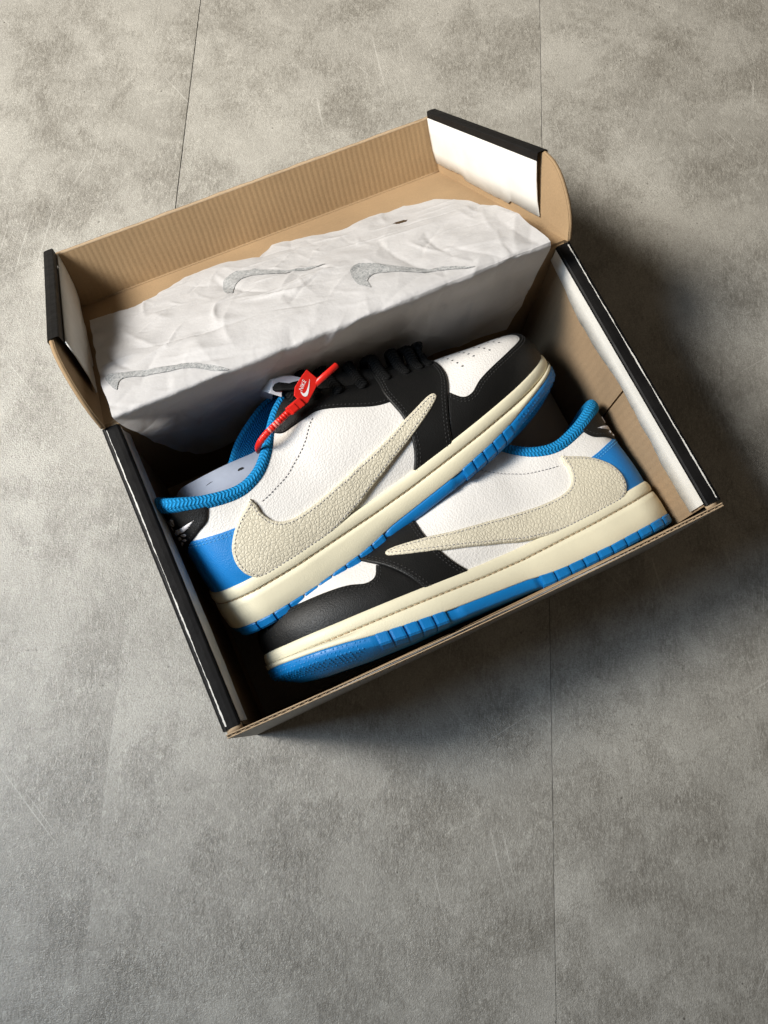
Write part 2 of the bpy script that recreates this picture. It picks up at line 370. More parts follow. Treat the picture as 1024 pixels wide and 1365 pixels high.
def lid_side(sgn):
    X = (lambda q: q) if sgn < 0 else (lambda q: L-q)
    lean = lambda d: .05+.10*max(0, 1-d/.22)          # leans out more towards the hinge
    def wf(d, n, t): return LID(X(-n*lean(d)+t), d, n)
    # kraft wall with the rounded corner at the hinge end
    pl = [(-.0045, .0), (-.0050, .012), (-.001, .025), (.008, .0385), (.019, .0475), (.032, HL-.001), (LL-.001, HL-.001), (LL-.001, 0)]
    pl = [tuple(p) for p in catmull(pl[:6], 6)]+pl[6:]
    w_ = slab('side_flap', pl, lambda a, b, t: wf(a, b, t), .0030, M['kraft'], lid)
    mb = MB(); tube(mb, [wf(a, b+.0002, .0015) for a, b in pl[:31]], .0011, .0005, seg=8); mb.build('cut_edge', M['kraft'], lid, True)
    # folded-over cover: black top and back, white inside
    n = 50; V = []; r = rag(n+1, .0003, 50+sgn)
    d0, d1 = .032, LL-.004
    prof = [(-.0008, .002), (-.0009, .040), (-.0009, HL-.0008), (-.0004, HL), (.003, HL+.0004), (.0068, HL+.0003), (.0074, HL-.0005), (.0076, HL-.0055)]
    for k in range(n+1):
        d = d0+(d1-d0)*k/n
        for q, h in prof: V.append(wf(d, h, q))
    mesh_obj('black_fold', V, grid_faces(n+1, len(prof)), M['black'], lid)
    V = []
    for k in range(n+1):
        d = d0+.0004+(d1-d0-.0008)*k/n
        lo = .0085+r[k]-(.0025 if .25 < k/n < .7 else 0)
        for q, h in ((.0082, HL-.0052), (.0080, .035), (.0070, .02), (.0052, lo), (.0044, lo-.0002)): V.append(wf(d, h, q))
    o = mesh_obj('white_lining', V, grid_faces(n+1, 5), M['white'], lid, True); o.modifiers.new('t', 'SOLIDIFY').thickness = .0008
lid_side(-1); lid_side(1)

# ---------------------------------------------------------------- tissue paper: lies in the lid, folds over the hinge and hangs into the box
CR = -.028                                                   # fold line, measured along the lid from the hinge
FARX = [(0, .170), (.13, .160), (.30, .188), (.40, .186), (.50, .162), (.56, .186), (.74, .150), (.82, .158), (.93, .152), (1, .140)]
_rc = random.Random(12); CREASE = []
for _ in range(95):
    cx, cq = _rc.uniform(.0, .34), _rc.uniform(-.16, .20); th = _rc.gauss(.9, .75) if _rc.random() < .7 else _rc.uniform(0, 3.14)
    CREASE.append((cx, cq, math.cos(th), math.sin(th), _rc.uniform(.010, .055), _rc.uniform(.002, .010), _rc.choice((-1, 1, 1))*_rc.uniform(.0004, .0017)))
for _ in range(190):                                         # fine sharp creases
    th = _rc.uniform(0, 3.14); CREASE.append((_rc.uniform(.0, .34), _rc.uniform(-.12, .19), math.cos(th), math.sin(th), _rc.uniform(.006, .035), _rc.uniform(.0012, .0025), _rc.choice((-1, 1, 1))*_rc.uniform(.0003, .0009)))
for _ in range(45):                                          # short puckers along the fold
    CREASE.append((_rc.uniform(.0, .33), CR+_rc.gauss(0, .010), math.cos(1.4), math.sin(1.4+_rc.gauss(0, .3)), _rc.uniform(.006, .020), _rc.uniform(.0015, .004), _rc.choice((-1, 1))*_rc.uniform(.0002, .0006)))
def crumple(x, q):
    h = np.zeros_like(x)
    for cx, cq, c, s_, ln, wd, am in CREASE:
        a = (x-cx)*c+(q-cq)*s_; b = -(x-cx)*s_+(q-cq)*c+.12*(a*a)/ln
        h += am*np.exp(-np.abs(b)/wd)*np.clip(1.15-(a/ln)**2, 0, 1)
    lo = np.array([.0030*noise.noise(Vector((i_*8, j_*8, 1.3)))+.0016*noise.noise(Vector((i_*22, j_*18, 4)))+.0005*noise.noise(Vector((i_*70, j_*60, 9))) for i_, j_ in zip(x, q)])
    return h+lo
def paper_pts(x, q, lift=0):
    """q along the sheet: above CR it follows the lid slope, below CR it hangs into the box"""
    x = np.asarray(x, float); q = np.asarray(q, float)
    def base(q):
        n = np.interp(q, [CR, 0, .03, .07, .12, .19], [.0165, .0185, .0185, .0165, .011, .003])
        up = np.stack([W+q*dv[1]+n*nv[1], H+q*dv[2]+n*nv[2]], 1)
        k0 = W+CR*dv[1]+.0165*nv[1], H+CR*dv[2]+.0165*nv[2]; t = CR-q
        dn = np.stack([k0[0]-np.interp(t, [0, .01, .04, .08, .12, .16], [0, .0008, -.0022, -.0040, -.0042, -.0020]), k0[1]-np.interp(t, [0, .01, .04, .08, .12, .16], [0, .0099, .039, .078, .117, .155])], 1)
        return np.where((q >= CR)[:, None], up, dn)
    q = q-.0035*np.array([noise.noise(Vector((a*9, 0, 3)))+.45*noise.noise(Vector((a*36, 0, 8))) for a in x]); e = .005+.009*np.clip(x/.33, 0, 1)**2; c = (base(q-e)+2*base(q-e/2)+2*base(q)+2*base(q+e/2)+base(q+e))/8; tn = base(q+.006)-base(q-.006); nn = np.stack([-tn[:, 1], tn[:, 0]], 1); nn /= np.linalg.norm(nn, axis=1)[:, None]+1e-9
    nn *= np.where(nn[:, 0:1]*-.5+nn[:, 1:2]*.5 < 0, -1, 1)
    h = crumple(x, q)*np.interp(q, [CR-.05, CR-.005, .06, .16, .19], [.9, .7, 1.3, .8, .3])+lift
    h = h+.0035*np.exp(-((q-CR)/.035)**2)*np.array([noise.noise(Vector((a*13, .4, 5))) for a in x]); h = h+np.clip((CR-q)/.02, 0, 1)*np.array([.0022*noise.noise(Vector((a*34+b*9, b*7, 2)))+.0012*noise.noise(Vector((a*80, b*30, 6))) for a, b in zip(x, q)]); c = c+nn*h[:, None]
    return np.column_stack([x, c])
X1 = ([-.16, -.10, -.05, -.02, .04, .10, .145, .2], [.312, .320, .323, .325, .328, .322, .306, .300])
X0 = ([-.16, -.13, -.09, -.05, -.028, .10, .2], [.050, .036, .024, .016, .0130, .0098, .0088])
NS, NT = 250, 230; ss, tt = np.meshgrid(np.linspace(0, 1, NS), np.linspace(0, 1, NT), indexing='ij'); ss = ss.ravel(); tt = tt.ravel()
f_ = np.interp(ss, *zip(*FARX))+np.array([.003*noise.noise(Vector((a*40, 0, 2))) for a in ss]); bt = np.array([-.150+.012*noise.noise(Vector((a*7, 3, 1)))-.004*math.sin(a*30)*(a < .3) for a in ss])
qq = bt+(f_-bt)*tt; xa = np.interp(qq, *X0); xb = np.interp(qq, *X1); xs_ = xa+ss*(xb-xa)+np.array([.0015*noise.noise(Vector((b*30, a*2, 7))) for a, b in zip(ss, qq)])
V = paper_pts(xs_, qq); F = grid_faces(NS, NT)
TX, TQ = .2665, .114                                         # a small tear
F = [f for f in F if ((xs_[f[0]]-TX+.4*(qq[f[0]]-TQ))/.0055)**2+((qq[f[0]]-TQ)/.0042)**2 > 1]
tp = mesh_obj('tissue_paper', V, F, M['paper'], None, True)
tag(tp, 'crumpled white tissue paper with grey printed marks, spilling from lid into box', 'tissue paper')
def print_mark(poly):
    pts = catmull(poly, 5, True); n = len(pts); ins = []
    gx = np.arange(pts[:, 0].min(), pts[:, 0].max(), .0018); gy = np.arange(pts[:, 1].min(), pts[:, 1].max(), .0018)
    for a in gx:
        for b in gy:
            if inside(pts, a, b) : ins.append((a, b))
    co = [Vector(p) for p in pts]+[Vector(p) for p in ins]
    vs, es, fs, *_ = delaunay_2d_cdt(co, [(k, (k+1) % n) for k in range(n)], [], 1, 1e-6)
    o = mesh_obj('printed_mark', paper_pts([v[0] for v in vs], [v[1] for v in vs], .0005), fs, M['ink'], tp, True)
    return o
def inside(P, a, b):
    c = False; n = len(P)
    for i in range(n):
        x0, y0 = P[i][0], P[i][1]; x1, y1 = P[i-1][0], P[i-1][1]
        if (y0 > b) != (y1 > b) and a < (x1-x0)*(b-y0)/(y1-y0)+x0: c = not c
    return c
def swoosh_mark(poly): return print_mark(poly)
swoosh_mark([(.0153, .0165), (.0152, .0249), (.02, .0269), (.0289, .0231), (.0477, .0123), (.0679, .0011), (.0798, -.0128), (.0905, -.0260), (.0814, -.0215), (.0666, -.0061), (.0497, .0013), (.033, .0118), (.024, .0129), (.0199, .0004)])
swoosh_mark([(.1174, .1264), (.1237, .1359), (.1326, .137), (.1449, .1229), (.1574, .1061), (.1711, .0864), (.1905, .0739), (.1717, .0793), (.1548, .0968), (.1416, .11), (.1313, .1134), (.123, .1042), (.1191, .0908), (.1148, .1016)])
swoosh_mark([(.1985, .0385), (.2037, .0494), (.2109, .0506), (.2194, .0377), (.2286, .0211), (.2419, .0038), (.257, -.0082), (.2682, -.0217), (.2516, -.0100), (.2318, .0032), (.2209, .015), (.2108, .0225), (.2033, .0163), (.2009, .003), (.196, .0173)])
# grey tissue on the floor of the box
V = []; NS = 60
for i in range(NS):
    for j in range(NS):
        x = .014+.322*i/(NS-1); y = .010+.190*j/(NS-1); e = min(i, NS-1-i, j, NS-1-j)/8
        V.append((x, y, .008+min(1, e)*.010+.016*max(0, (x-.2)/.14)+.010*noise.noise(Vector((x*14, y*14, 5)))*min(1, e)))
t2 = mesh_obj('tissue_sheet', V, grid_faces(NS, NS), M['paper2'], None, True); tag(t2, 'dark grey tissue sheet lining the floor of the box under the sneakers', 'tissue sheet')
# ---------- sneaker surface: ribs run from the sole edge (v=0) up to the rim or ridge (v=1)
BASE=[(4,0,39),(8,20,37),(22,32,36),(38,36,35.5),(58,38,35),(75,38.5,35),(92,39,35),(105,39.4,35),(118,40,35),
 (130,41,35.5),(146,43,36.5),(166,45.5,38),(186,48,40),(203,49,41.5),(219,48.8,43),(241,46,45),(262,40.5,46.5),(280,31,48),(294,17,49.5),(300,0,50)]
MEDL=[0,20,31,34.5,35,34.5,33.5,33,33,33.5,35.5,39.5,43.5,46.5,48,47,42.5,33.5,18.5,0]
MEDT=[(3,0,1),(4,-3,4),(5,-6,11),(6,-6,14),(7,-3,11),(8,0,7),(9,0,3)]   # the inner side of the collar rises a little earlier
RIDGE=[(5,0,111),(7,13,110.2),(16,22,105.5),(32,26.5,97.8),(53,28.5,92),(69,28.5,94.5),(82,26,102.5),(94,22,114),(106,18.5,124),
 (120,15,129),(139,13.5,123.5),(163,12.5,113.5),(188,11,105),(207,7,99),(222,1.5,94.5),(240,0,90.5),(255,0,87),(266,0,84.5),(273,0,82.5),(277,0,81.5)]
# angle at the ridge (0 = rib arrives straight up, 90 = arrives level), base pull, ridge pull (share of rib length), base lean out
ANG=[-12,-10,-5,2,8,10,12,18,28,36,45,50,55,62,75,86,88,88,88,88]
PUL0=[.35]*9+[.36]*5+[.38,.42,.46,.50,.52,.52]
PUL1=[.35]*9+[.36]*5+[.40,.44,.46,.48,.48,.48]
LEAN=[.10,.10,.08,.06,.05,.05,.05,.05,.05,.05,.06,.07,.08,.09,.10,.12,.14,.15,.15,.15]
NR=len(BASE)
def _ctrl(side):
    A=np.array(BASE,float)/1000; T=np.array(RIDGE,float)/1000
    if side<0:
        A[:,1]=np.array(MEDL)/1000
        for k,dx,dz in MEDT: T[k]+=np.array([dx,0,dz])/1000
    C=np.zeros((NR,4,3))
    for k in range(NR):
        out=A[k]-np.array([.25 if k>15 else (.03 if k<3 else A[k,0]),0,0]); out[2]=0
        if k>15: out=A[k]-np.array([.255,0,0]); out[2]=0
        elif k>=3: out=np.array([0,1.,0])
        out=out/np.linalg.norm(out)
        d=np.linalg.norm(T[k]-A[k]); a=math.radians(ANG[k]); up=np.array([0,0,1.])
        C[k,0]=A[k]; C[k,3]=T[k]
        C[k,1]=A[k]+PUL0[k]*d*(up+LEAN[k]*out)
        h=T[k]-A[k]; h[2]=0
        hd=out if k>12 else out*.9+np.array([0,.1,0])
        C[k,2]=T[k]+PUL1[k]*d*(hd*math.sin(a)-up*math.cos(a))
    return C
CTRL={1:_ctrl(1),-1:_ctrl(-1)}
def _cat(C,u):
    """Catmull-Rom through the ribs; u in [0,1] heel to toe"""
    f=np.clip(u,0,1)*(NR-1); i=np.clip(np.floor(f).astype(int),0,NR-2); t=(f-i)[:,None,None]
    p1=C[i];p2=C[i+1]
    mir=np.array([1,-1,1.])
    p0=np.where((i==0)[:,None,None],C[1]*mir,C[np.maximum(i-1,0)])
    p3=np.where((i==NR-2)[:,None,None],C[NR-2]*mir,C[np.minimum(i+2,NR-1)])
    return .5*((2*p1)+(-p0+p2)*t+(2*p0-5*p1+4*p2-p3)*t**2+(-p0+3*p1-3*p2+p3)*t**3)
def S(u,v,side=1):
    """points on the upper; local axes x toe, y lateral(+), z up"""
    u=np.atleast_1d(np.asarray(u,float)); v=np.atleast_1d(np.asarray(v,float))
    c=_cat(CTRL[side],u); v=v[:,None]; w=1-v
    P=w**3*c[:,0]+3*w*w*v*c[:,1]+3*w*v*v*c[:,2]+v**3*c[:,3]
    P[:,1]=np.maximum(P[:,1],0)
    return P*np.array([1,side,1])
def SN(u,v,side=1):
    e=2e-3
    u=np.atleast_1d(np.asarray(u,float)); v=np.atleast_1d(np.asarray(v,float))
    um=np.clip(u,e,1-e); vm=np.clip(v,e,1-e)
    du=S(um+e,vm,side)-S(um-e,vm,side); dv=S(um,vm+e,side)-S(um,vm-e,side)
    n=np.cross(dv,du)*side
    n/=np.linalg.norm(n,axis=1)[:,None]+1e-12
    return n,du/(2*e),dv/(2*e)
# ---------------------------------------------------------------- sneakers
def uvlen(P):
    d = np.linalg.norm(np.diff(P, axis=0), axis=1); return np.concatenate([[0], np.cumsum(d)])
def outline(pts, closed=True, step=.0011):
    """pts: (u,v[,1]); a third value marks a sharp corner. Returns dense (u,v) loop about step metres apart"""
    n = len(pts); idx = [i for i, p in enumerate(pts) if len(p) > 2]
    if not closed: segs = [[p[:2] for p in pts]]; loop = False
    elif not idx: segs = [[p[:2] for p in pts]]; loop = True
    else:
        loop = False; segs = []
        for a, b in zip(idx, idx[1:]+[idx[0]+n]): segs.append([pts[k % n][:2] for k in range(a, b+1)])
    out = []
    for sg in segs:
        d = catmull(sg, 14, loop) if len(sg) > 2 else np.linspace(sg[0], sg[1], 40)
        if loop: d = np.vstack([d, d[:1]])
        d = np.clip(d, 0, 1); P = S(d[:, 0], d[:, 1]); l = uvlen(P); m = max(2, int(l[-1]/step))
        q = np.linspace(0, l[-1], m+1); r = np.stack([np.interp(q, l, d[:, 0]), np.interp(q, l, d[:, 1])], 1)
        out.append(r[:-1] if closed else r)
    return np.vstack(out)
def shift(uv, side, dist, closed=True):
    """move a uv polyline sideways on the surface by dist metres (left of travel, as seen from outside, for side=1)"""
    P = S(uv[:, 0], uv[:, 1], side); N, du, dv_ = SN(uv[:, 0], uv[:, 1], side)
    T = (np.roll(P, -1, 0)-np.roll(P, 1, 0)) if closed else np.gradient(P, axis=0)
    I = np.cross(N, T); I /= np.linalg.norm(I, axis=1)[:, None]+1e-9; I = -I*dist*side
    r = []
    for k in range(len(uv)):
        J = np.stack([du[k], dv_[k]], 1); s = np.linalg.lstsq(J, I[k], rcond=1e-2)[0]; r.append(uv[k]+s)
    return np.clip(np.array(r), 0, 1)
SCU, SCV = .37, .075
class Shoe:
    def __init__(s, M4, hand, label):
        s.hand = hand                       # +1 right shoe (lateral = -y), -1 left shoe
        s.root = empty('sneaker', M4); tag(s.root, label, 'sneaker', 'pair of low sneakers in the box')
    def P(s, p):
        p = np.atleast_2d(p).astype(float).copy(); p[:, 1] *= -s.hand; return p
    def obj(s, name, V, F, mat, parent=None, smooth=True, uvs=None):
        F = [tuple(f) for f in F]
        if s.hand > 0: F = [f[::-1] for f in F]
        return mesh_obj(name, s.P(V), F, mat, parent or s.root, smooth, uvs)
    def mb(s, mb, name, mat, parent=None, smooth=True, uv=False):
        return s.obj(name, mb.v, mb.f, mat, parent, smooth, mb.uv if uv else None)
    def panel(s, name, pts, h, mat, side=1, parent=None, edge=.0009, uv_loop=None, cell=.003):
        uv = outline(pts) if uv_loop is None else uv_loop
        ar = .5*np.sum(uv[:, 0]*np.roll(uv[:, 1], -1)-np.roll(uv[:, 0], -1)*uv[:, 1])
        if ar < 0: uv = uv[::-1].copy()
        B = S(uv[:, 0], uv[:, 1], side); n = len(uv)
        gu = np.arange(uv[:, 0].min(), uv[:, 0].max(), cell/SCU); gv = np.arange(uv[:, 1].min(), uv[:, 1].max()+1e-6, cell/SCV)
        cand = np.array([(a, b) for a in gu for b in gv if inside(uv, a, b)]).reshape(-1, 2)
        rings = [shift(uv, side, -d if False else d) for d in (edge*.35, edge)]
        rings = np.vstack([r for r in rings]); rings = np.array([r for r in rings if inside(uv, r[0], r[1])]).reshape(-1, 2)
        ext = np.vstack([cand, rings]) if len(cand) or len(rings) else np.zeros((0, 2))
        if len(ext):
            EP = S(ext[:, 0], ext[:, 1], side); dm = np.array([np.min(np.linalg.norm(B-e, axis=1)) for e in EP])
            keep = dm > edge*.3; keep[:len(cand)] &= (dm[:len(cand)] > edge*1.6); ext = ext[keep]
        co = [Vector((a*SCU, b*SCV)) for a, b in uv]+[Vector((a*SCU, b*SCV)) for a, b in ext]
        vs, es, fs, *_ = delaunay_2d_cdt(co, [(k, (k+1) % n) for k in range(n)], [], 1, 1e-7)
        q = np.array([(v[0]/SCU, v[1]/SCV) for v in vs]); P0 = S(q[:, 0], q[:, 1], side); N = SN(q[:, 0], q[:, 1], side)[0]
        dm = np.array([np.min(np.linalg.norm(B-p, axis=1)) for p in P0]); dm[dm < 2e-4] = 0
        t = np.clip(dm/edge, 0, 1); hh = h*(.45+.55*np.sqrt(np.clip(1-(1-t)**2, 0, 1)))
        V = list(P0+N*hh[:, None]); F = [tuple(f) for f in fs]
        NB = SN(uv[:, 0], uv[:, 1], side)[0]; k0 = len(V); V += list(B+NB*h*.45); k1 = len(V); V += list(B-NB*.0004)
        for k in range(n):
            k2 = (k+1) % n; F.append((k0+k, k1+k, k1+k2, k0+k2))
        # lateral side: (u,v) order seen from outside
        if side < 0: F = [f[::-1] for f in F]
        F = [f[::-1] for f in F]
        return s.obj(name, V, F, mat, parent)
    def stitches(s, runs, mat, parent=None, pitch=.0027, r=.00030, name='stitching'):
        """runs: list of (uv polyline, side, height, closed)"""
        mb = MB()
        for uv, side, h, closed in runs:
            P = S(uv[:, 0], uv[:, 1], side); N = SN(uv[:, 0], uv[:, 1], side)[0]
            if closed: P = np.vstack([P, P[:1]]); N = np.vstack([N, N[:1]])
            l = uvlen(P)
            for a in np.arange(.0005, l[-1]-pitch*.66, pitch):
                f = [np.array([np.interp(x_, l, Q[:, k]) for k in range(3)]) for x_ in (a, a+pitch*.33, a+pitch*.66) for Q in (P,)]
                nn = np.array([np.interp(a+pitch*.33, l, N[:, k]) for k in range(3)]); T = f[2]-f[0]; T /= np.linalg.norm(T)+1e-9; Bn = np.cross(T, nn)
                c = [f[0]+nn*(h-.0002), f[1]+nn*(h+r*.9), f[2]+nn*(h-.0002)]
                V = []
                for p in c: V += [p+Bn*r, p+nn*r, p-Bn*r, p-nn*r]
                F = [(0, 1, 2, 3), (11, 10, 9, 8)]
                for q in (0, 4): F += [(q+j, q+4+j, q+4+(j+1) % 4, q+(j+1) % 4) for j in range(4)]
                mb.add(V, F)
        o = s.mb(mb, name, mat, parent); o["kind"] = "stuff"; return o
# outlines on the upper, in rib coordinates
SWOOSH = [(.2215, .862, 1), (.190, .733), (.160, .556), (.135, .387), (.124, .234), (.129, .110), (.153, .015), (.20, .010), (.255, .010), (.295, .014), (.350, .045), (.426, .089), (.5025, .144), (.570, .240), (.621, .338), (.660, .430), (.671, .470), (.6675, .512), (.6475, .507), (.597, .426), (.538, .330), (.465, .285), (.372, .305), (.296, .354), (.252, .407), (.229, .502), (.2212, .650), (.2235, .758)]
RAND = [(.636, .01, 1), (.662, .20), (.689, .388), (.7024, .44, 1), (.7216, .318), (.7437, .288), (.7691, .335), (.8032, .368), (.8606, .42), (.912, .475), (.950, .58), (.975, .69), (1, .74, 1), (1, .005, 1), (.9, .005), (.8, .005), (.7, .005)]
STRAP = [(.553, .01, 1), (.574, .14), (.587, .27), (.596, .45), (.597, .70), (.603, .85), (.607, .985, 1), (.68, .985), (.738, .985, 1), (.742, .90), (.731, .66), (.714, .52), (.689, .39), (.662, .20), (.641, .01, 1)]
EYE = [(.372, .955, 1), (.388, .885), (.41, .835), (.4583, .775), (.494, .765), (.5242, .73), (.5742, .645), (.608, .63, 1), (.608, .985, 1), (.52, .985), (.45, .985), (.40, .985, 1)]
HEEL = [(0, .60, 1), (.035, .60), (.0707, .600), (.12, .612), (.175, .628, 1), (.16, .45), (.15, .2), (.15, .005, 1), (.07, .005), (0, .005, 1)]
TAB = [(0, .97, 1), (.06, .97), (.157, .97, 1), (.1531, .90), (.1339, .767), (.0917, .645), (.065, .585), (.03, .50), (0, .46, 1)]
QST = [(.4742, .74), (.4079, .675), (.335, .70), (.28, .745), (.231, .76)]
zx = lambda tab: (lambda x: np.interp(x, [t[0] for t in tab], [t[1] for t in tab]))
ZBITE = zx([(-6, 42), (30, 39.5), (60, 38.5), (120, 38.5), (150, 40), (185, 43), (220, 46), (250, 48.5), (285, 52), (300, 54), (312, 55)])
ZMID = zx([(-6, 14.5), (30, 13), (60, 12.5), (100, 14), (112, 15.5), (125, 18), (150, 20.5), (180, 23.5), (212, 28), (235, 32), (250, 35.5), (268, 39), (295, 43.5), (312, 45.5)])
ZBOT = zx([(-6, 10), (10, 7.5), (60, 7), (110, 8), (150, 11), (180, 13.5), (210, 15), (240, 18), (270, 22.5), (295, 29), (312, 38)])
def sole_loop(n=150):
    u = np.linspace(0, 1, n); a = _cat(CTRL[1], u)[:, 0]; b = _cat(CTRL[-1], u)[:, 0]*np.array([1, -1, 1])
    P = np.vstack([a, b[::-1][1:-1]])[:, :2]
    for _ in range(3): P = (np.roll(P, 1, 0)+2*P+np.roll(P, -1, 0))/4
    T = np.roll(P, -1, 0)-np.roll(P, 1, 0); N = np.stack([-T[:, 1], T[:, 0]], 1); N /= np.linalg.norm(N, axis=1)[:, None]
    if np.mean(N[:20, 1]*0+N[n//2, 1]*P[n//2, 1]) < 0: N = -N
    return P, N
LP, LN = sole_loop()
def ring(off, zf):
    q = LP+LN*np.asarray(off).reshape(-1, 1)/1000 if np.ndim(off) else LP+LN*off/1000
    return np.column_stack([q, zf(q[:, 0]*1000)/1000])
def loft(rings, cap=False):
    n = len(rings[0]); V = np.vstack(rings); F = []
    for k in range(len(rings)-1):
        for i in range(n): j = (i+1) % n; F.append((k*n+i, k*n+j, (k+1)*n+j, (k+1)*n+i))
    if cap: F.append(tuple(range((len(rings)-1)*n, len(rings)*n)))
    return V, F
def sneaker(M4, hand, label):
    s = Shoe(M4, hand, label); R = s.root
    # --- base upper, both sides
    NU, NV = 150, 36
    for side, nm in ((1, 'quarter'), (-1, 'quarter')):
        uu, vv = np.meshgrid(np.linspace(0, 1, NU), np.linspace(0, 1, NV), indexing='ij')
        V = S(uu.ravel(), vv.ravel(), side); F = grid_faces(NU, NV)
        if side > 0: F = [f[::-1] for f in F]
        qp = s.obj(nm, V, F, M['lwhite'])
        # blue mesh lining inside the collar
        m = 70; uu, vv = np.meshgrid(np.linspace(0, .62, m), np.linspace(.12, .99, 20), indexing='ij')
        N = SN(uu.ravel(), vv.ravel(), side)[0]; V = S(uu.ravel(), vv.ravel(), side)-N*.0045
        s.obj('lining', V, grid_faces(m, 20), M['knit2'], None, True, [(a*.37, b*.075) for a, b in zip(uu.ravel(), vv.ravel())])
    # --- panels
    runs_grey, runs_black, runs_blue = [], [], []
    for side in (1, -1):
        o = s.panel('toe_rand', RAND, .0011, M['lblack'], side); e = outline(RAND[0:13], False); e = e[int(len(e)*.26):]
        runs_black += [(shift(e, side, d, False), side, .0011, False) for d in (-.0020, -.0038)]
        s.panel('heel_panel', HEEL, .0008, M['lblue'], side); e = outline(HEEL[0:5], False)
        runs_blue += [(shift(e, side, d, False), side, .0008, False) for d in (-.0018, -.0036)]
        s.panel('heel_tab', TAB, .0014, M['lblack'], side); e = outline(TAB[2:9], False)
        runs_black += [(shift(e, side, d, False), side, .0014, False) for d in (-.0022,)]
        s.panel('eyestay', EYE, .0010, M['lblack'], side); e = outline(EYE[0:8], False)
        runs_black += [(shift(e, side, .0020, False), side, .0010, False)]
        s.panel('vamp_strap', STRAP, .0021, M['lblack'], side)
        e1 = outline(STRAP[0:7], False); e2 = outline(STRAP[8:15], False)
        runs_black += [(shift(e1, side, d, False), side, .0021, False) for d in (-.0020, -.0040)]+[(shift(e2, side, d, False), side, .0021, False) for d in (-.0020, -.0040)]
        e = outline(QST, False); runs_grey += [(e, side, .0002, False)]
    sw = s.panel('side_emblem', SWOOSH, .0029, M['lbeige'], 1, edge=.0009, cell=.0024)
    e = outline(SWOOSH); runs_grey += [(shift(e, 1, .0021), 1, .0029, True)]
    s.stitches(runs_grey, M['thread_grey']); s.stitches(runs_black, M['thread_black']); s.stitches(runs_blue, M['thread_blue'])
    # --- toe box perforations
    mb = MB()
    for row in range(5):
        for k in range(7):
            u = .768+row*.034; v = .60+.085*k+(.04 if row % 2 else 0)
            if v > .97 or (row == 4 and v < .7): continue
            for side in (1, -1):
                p = S([u], [v], side)[0]; N, du, dv_ = SN([u], [v], side); N = N[0]; a = du[0]/np.linalg.norm(du[0]); b = np.cross(N, a)
                mb.add([p+N*.00018+(a*math.cos(t)+b*math.sin(t))*.00085 for t in np.linspace(0, 2*math.pi, 8, endpoint=False)], [tuple(range(8))])
    o = s.mb(mb, 'perforations', M['hole']); o["kind"] = "stuff"
    # --- collar roll
    us = np.concatenate([np.linspace(.47, 0, 90), np.linspace(0, .47, 90)[1:]]); sd = np.array([1]*90+[-1]*89)
    P = np.vstack([S([a], [1.0], int(q))[0] for a, q in zip(us, sd)])
    rad = np.interp(us, [0, .05, .2, .33, .40, .47], [.0050, .0048, .0043, .0039, .0031, .0026])*np.where(sd > 0, 1, np.interp(us, [.05, .2], [1, .62]))
    P[:, 2] -= .0008; P[:, 1] -= np.sign(P[:, 1])*.0016*np.clip(np.abs(P[:, 1])/.01, 0, 1); P[:, 0] += .0016*np.exp(-us/.05); mb = MB(); tube(mb, P, rad*.86, rad*1.12, None, 14); s.mb(mb, 'collar', M['knit'], None, True, True)
    # --- sole
    rings = [ring(-3, lambda x: ZBITE(x)+.4), ring(.6, lambda x: ZBITE(x)+1.2), ring(2.0, lambda x: ZBITE(x)+.9), ring(2.9, lambda x: ZBITE(x)-.6), ring(3.4, lambda x: ZBITE(x)-3.5),
             ring(3.2, lambda x: ZBITE(x)-6.0), ring(2.9, lambda x: ZBITE(x)-6.7), ring(1.7, lambda x: ZBITE(x)-7.2), ring(1.7, lambda x: ZBITE(x)-7.7), ring(3.3, lambda x: ZBITE(x)-8.2), ring(3.9, lambda x: np.minimum(ZBITE(x)-9.2, ZBITE(x)*.55+ZMID(x)*.45)),
             ring(4.3, lambda x: ZBITE(x)*.35+ZMID(x)*.65), ring(4.2, lambda x: ZMID(x)+.8), ring(3.7, lambda x: ZMID(x)+.1), ring(1.5, lambda x: ZMID(x)-.2)]
    rings = rings[::-1]
    V, F = loft(rings); s.obj('midsole', V, F, M['cream'])
    mb = MB()
    gp = ring(2.2, lambda x: ZBITE(x)-7.45); l = uvlen(np.vstack([gp, gp[:1]])); gq = np.vstack([gp, gp[:1]])
    for a in np.arange(0, l[-1]-.003, .0044):
        pa, pb = [np.array([np.interp(t, l, gq[:, k]) for k in range(3)]) for t in (a, a+.0034)]
        tube(mb, [pa, (pa+pb)/2+np.array([0, .0002*np.sign(pa[1]), 0]), pb], .00042, seg=5)
    o = s.mb(mb, 'sole_stitching', M['thread_tan']); o["kind"] = "stuff"
    xx = LP[:, 0]*1000
    lugz = np.clip(np.minimum(xx-2, 122-xx)/3, 0, 1)+np.clip(np.minimum(xx-176, 233-xx)/3, 0, 1)
    base = lambda o_: o_-1.5*lugz
    ZED = lambda x: np.maximum(ZBOT(x), ZMID(x)-7.6)
    rings = [ring(1.2, lambda x: ZMID(x)+.2), ring(base(3.9+0*xx), lambda x: ZMID(x)-.05), ring(base(4.4+0*xx), lambda x: ZMID(x)-1.2), ring(base(4.2+0*xx), lambda x: ZED(x)+1.6), ring(base(3.0+0*xx), lambda x: ZED(x)+.3),
             ring(-1.5, lambda x: ZED(x)*.72+ZBOT(x)*.28-.4), ring(-6, lambda x: ZED(x)*.35+ZBOT(x)*.65), ring(-12, lambda x: ZBOT(x)+.3), ring(-17, ZBOT)]
    rings = rings[::-1]; V, F = loft(rings); F.append(tuple(range(len(LP)))[::-1]); out = s.obj('outsole', V, F, M['rblue'])
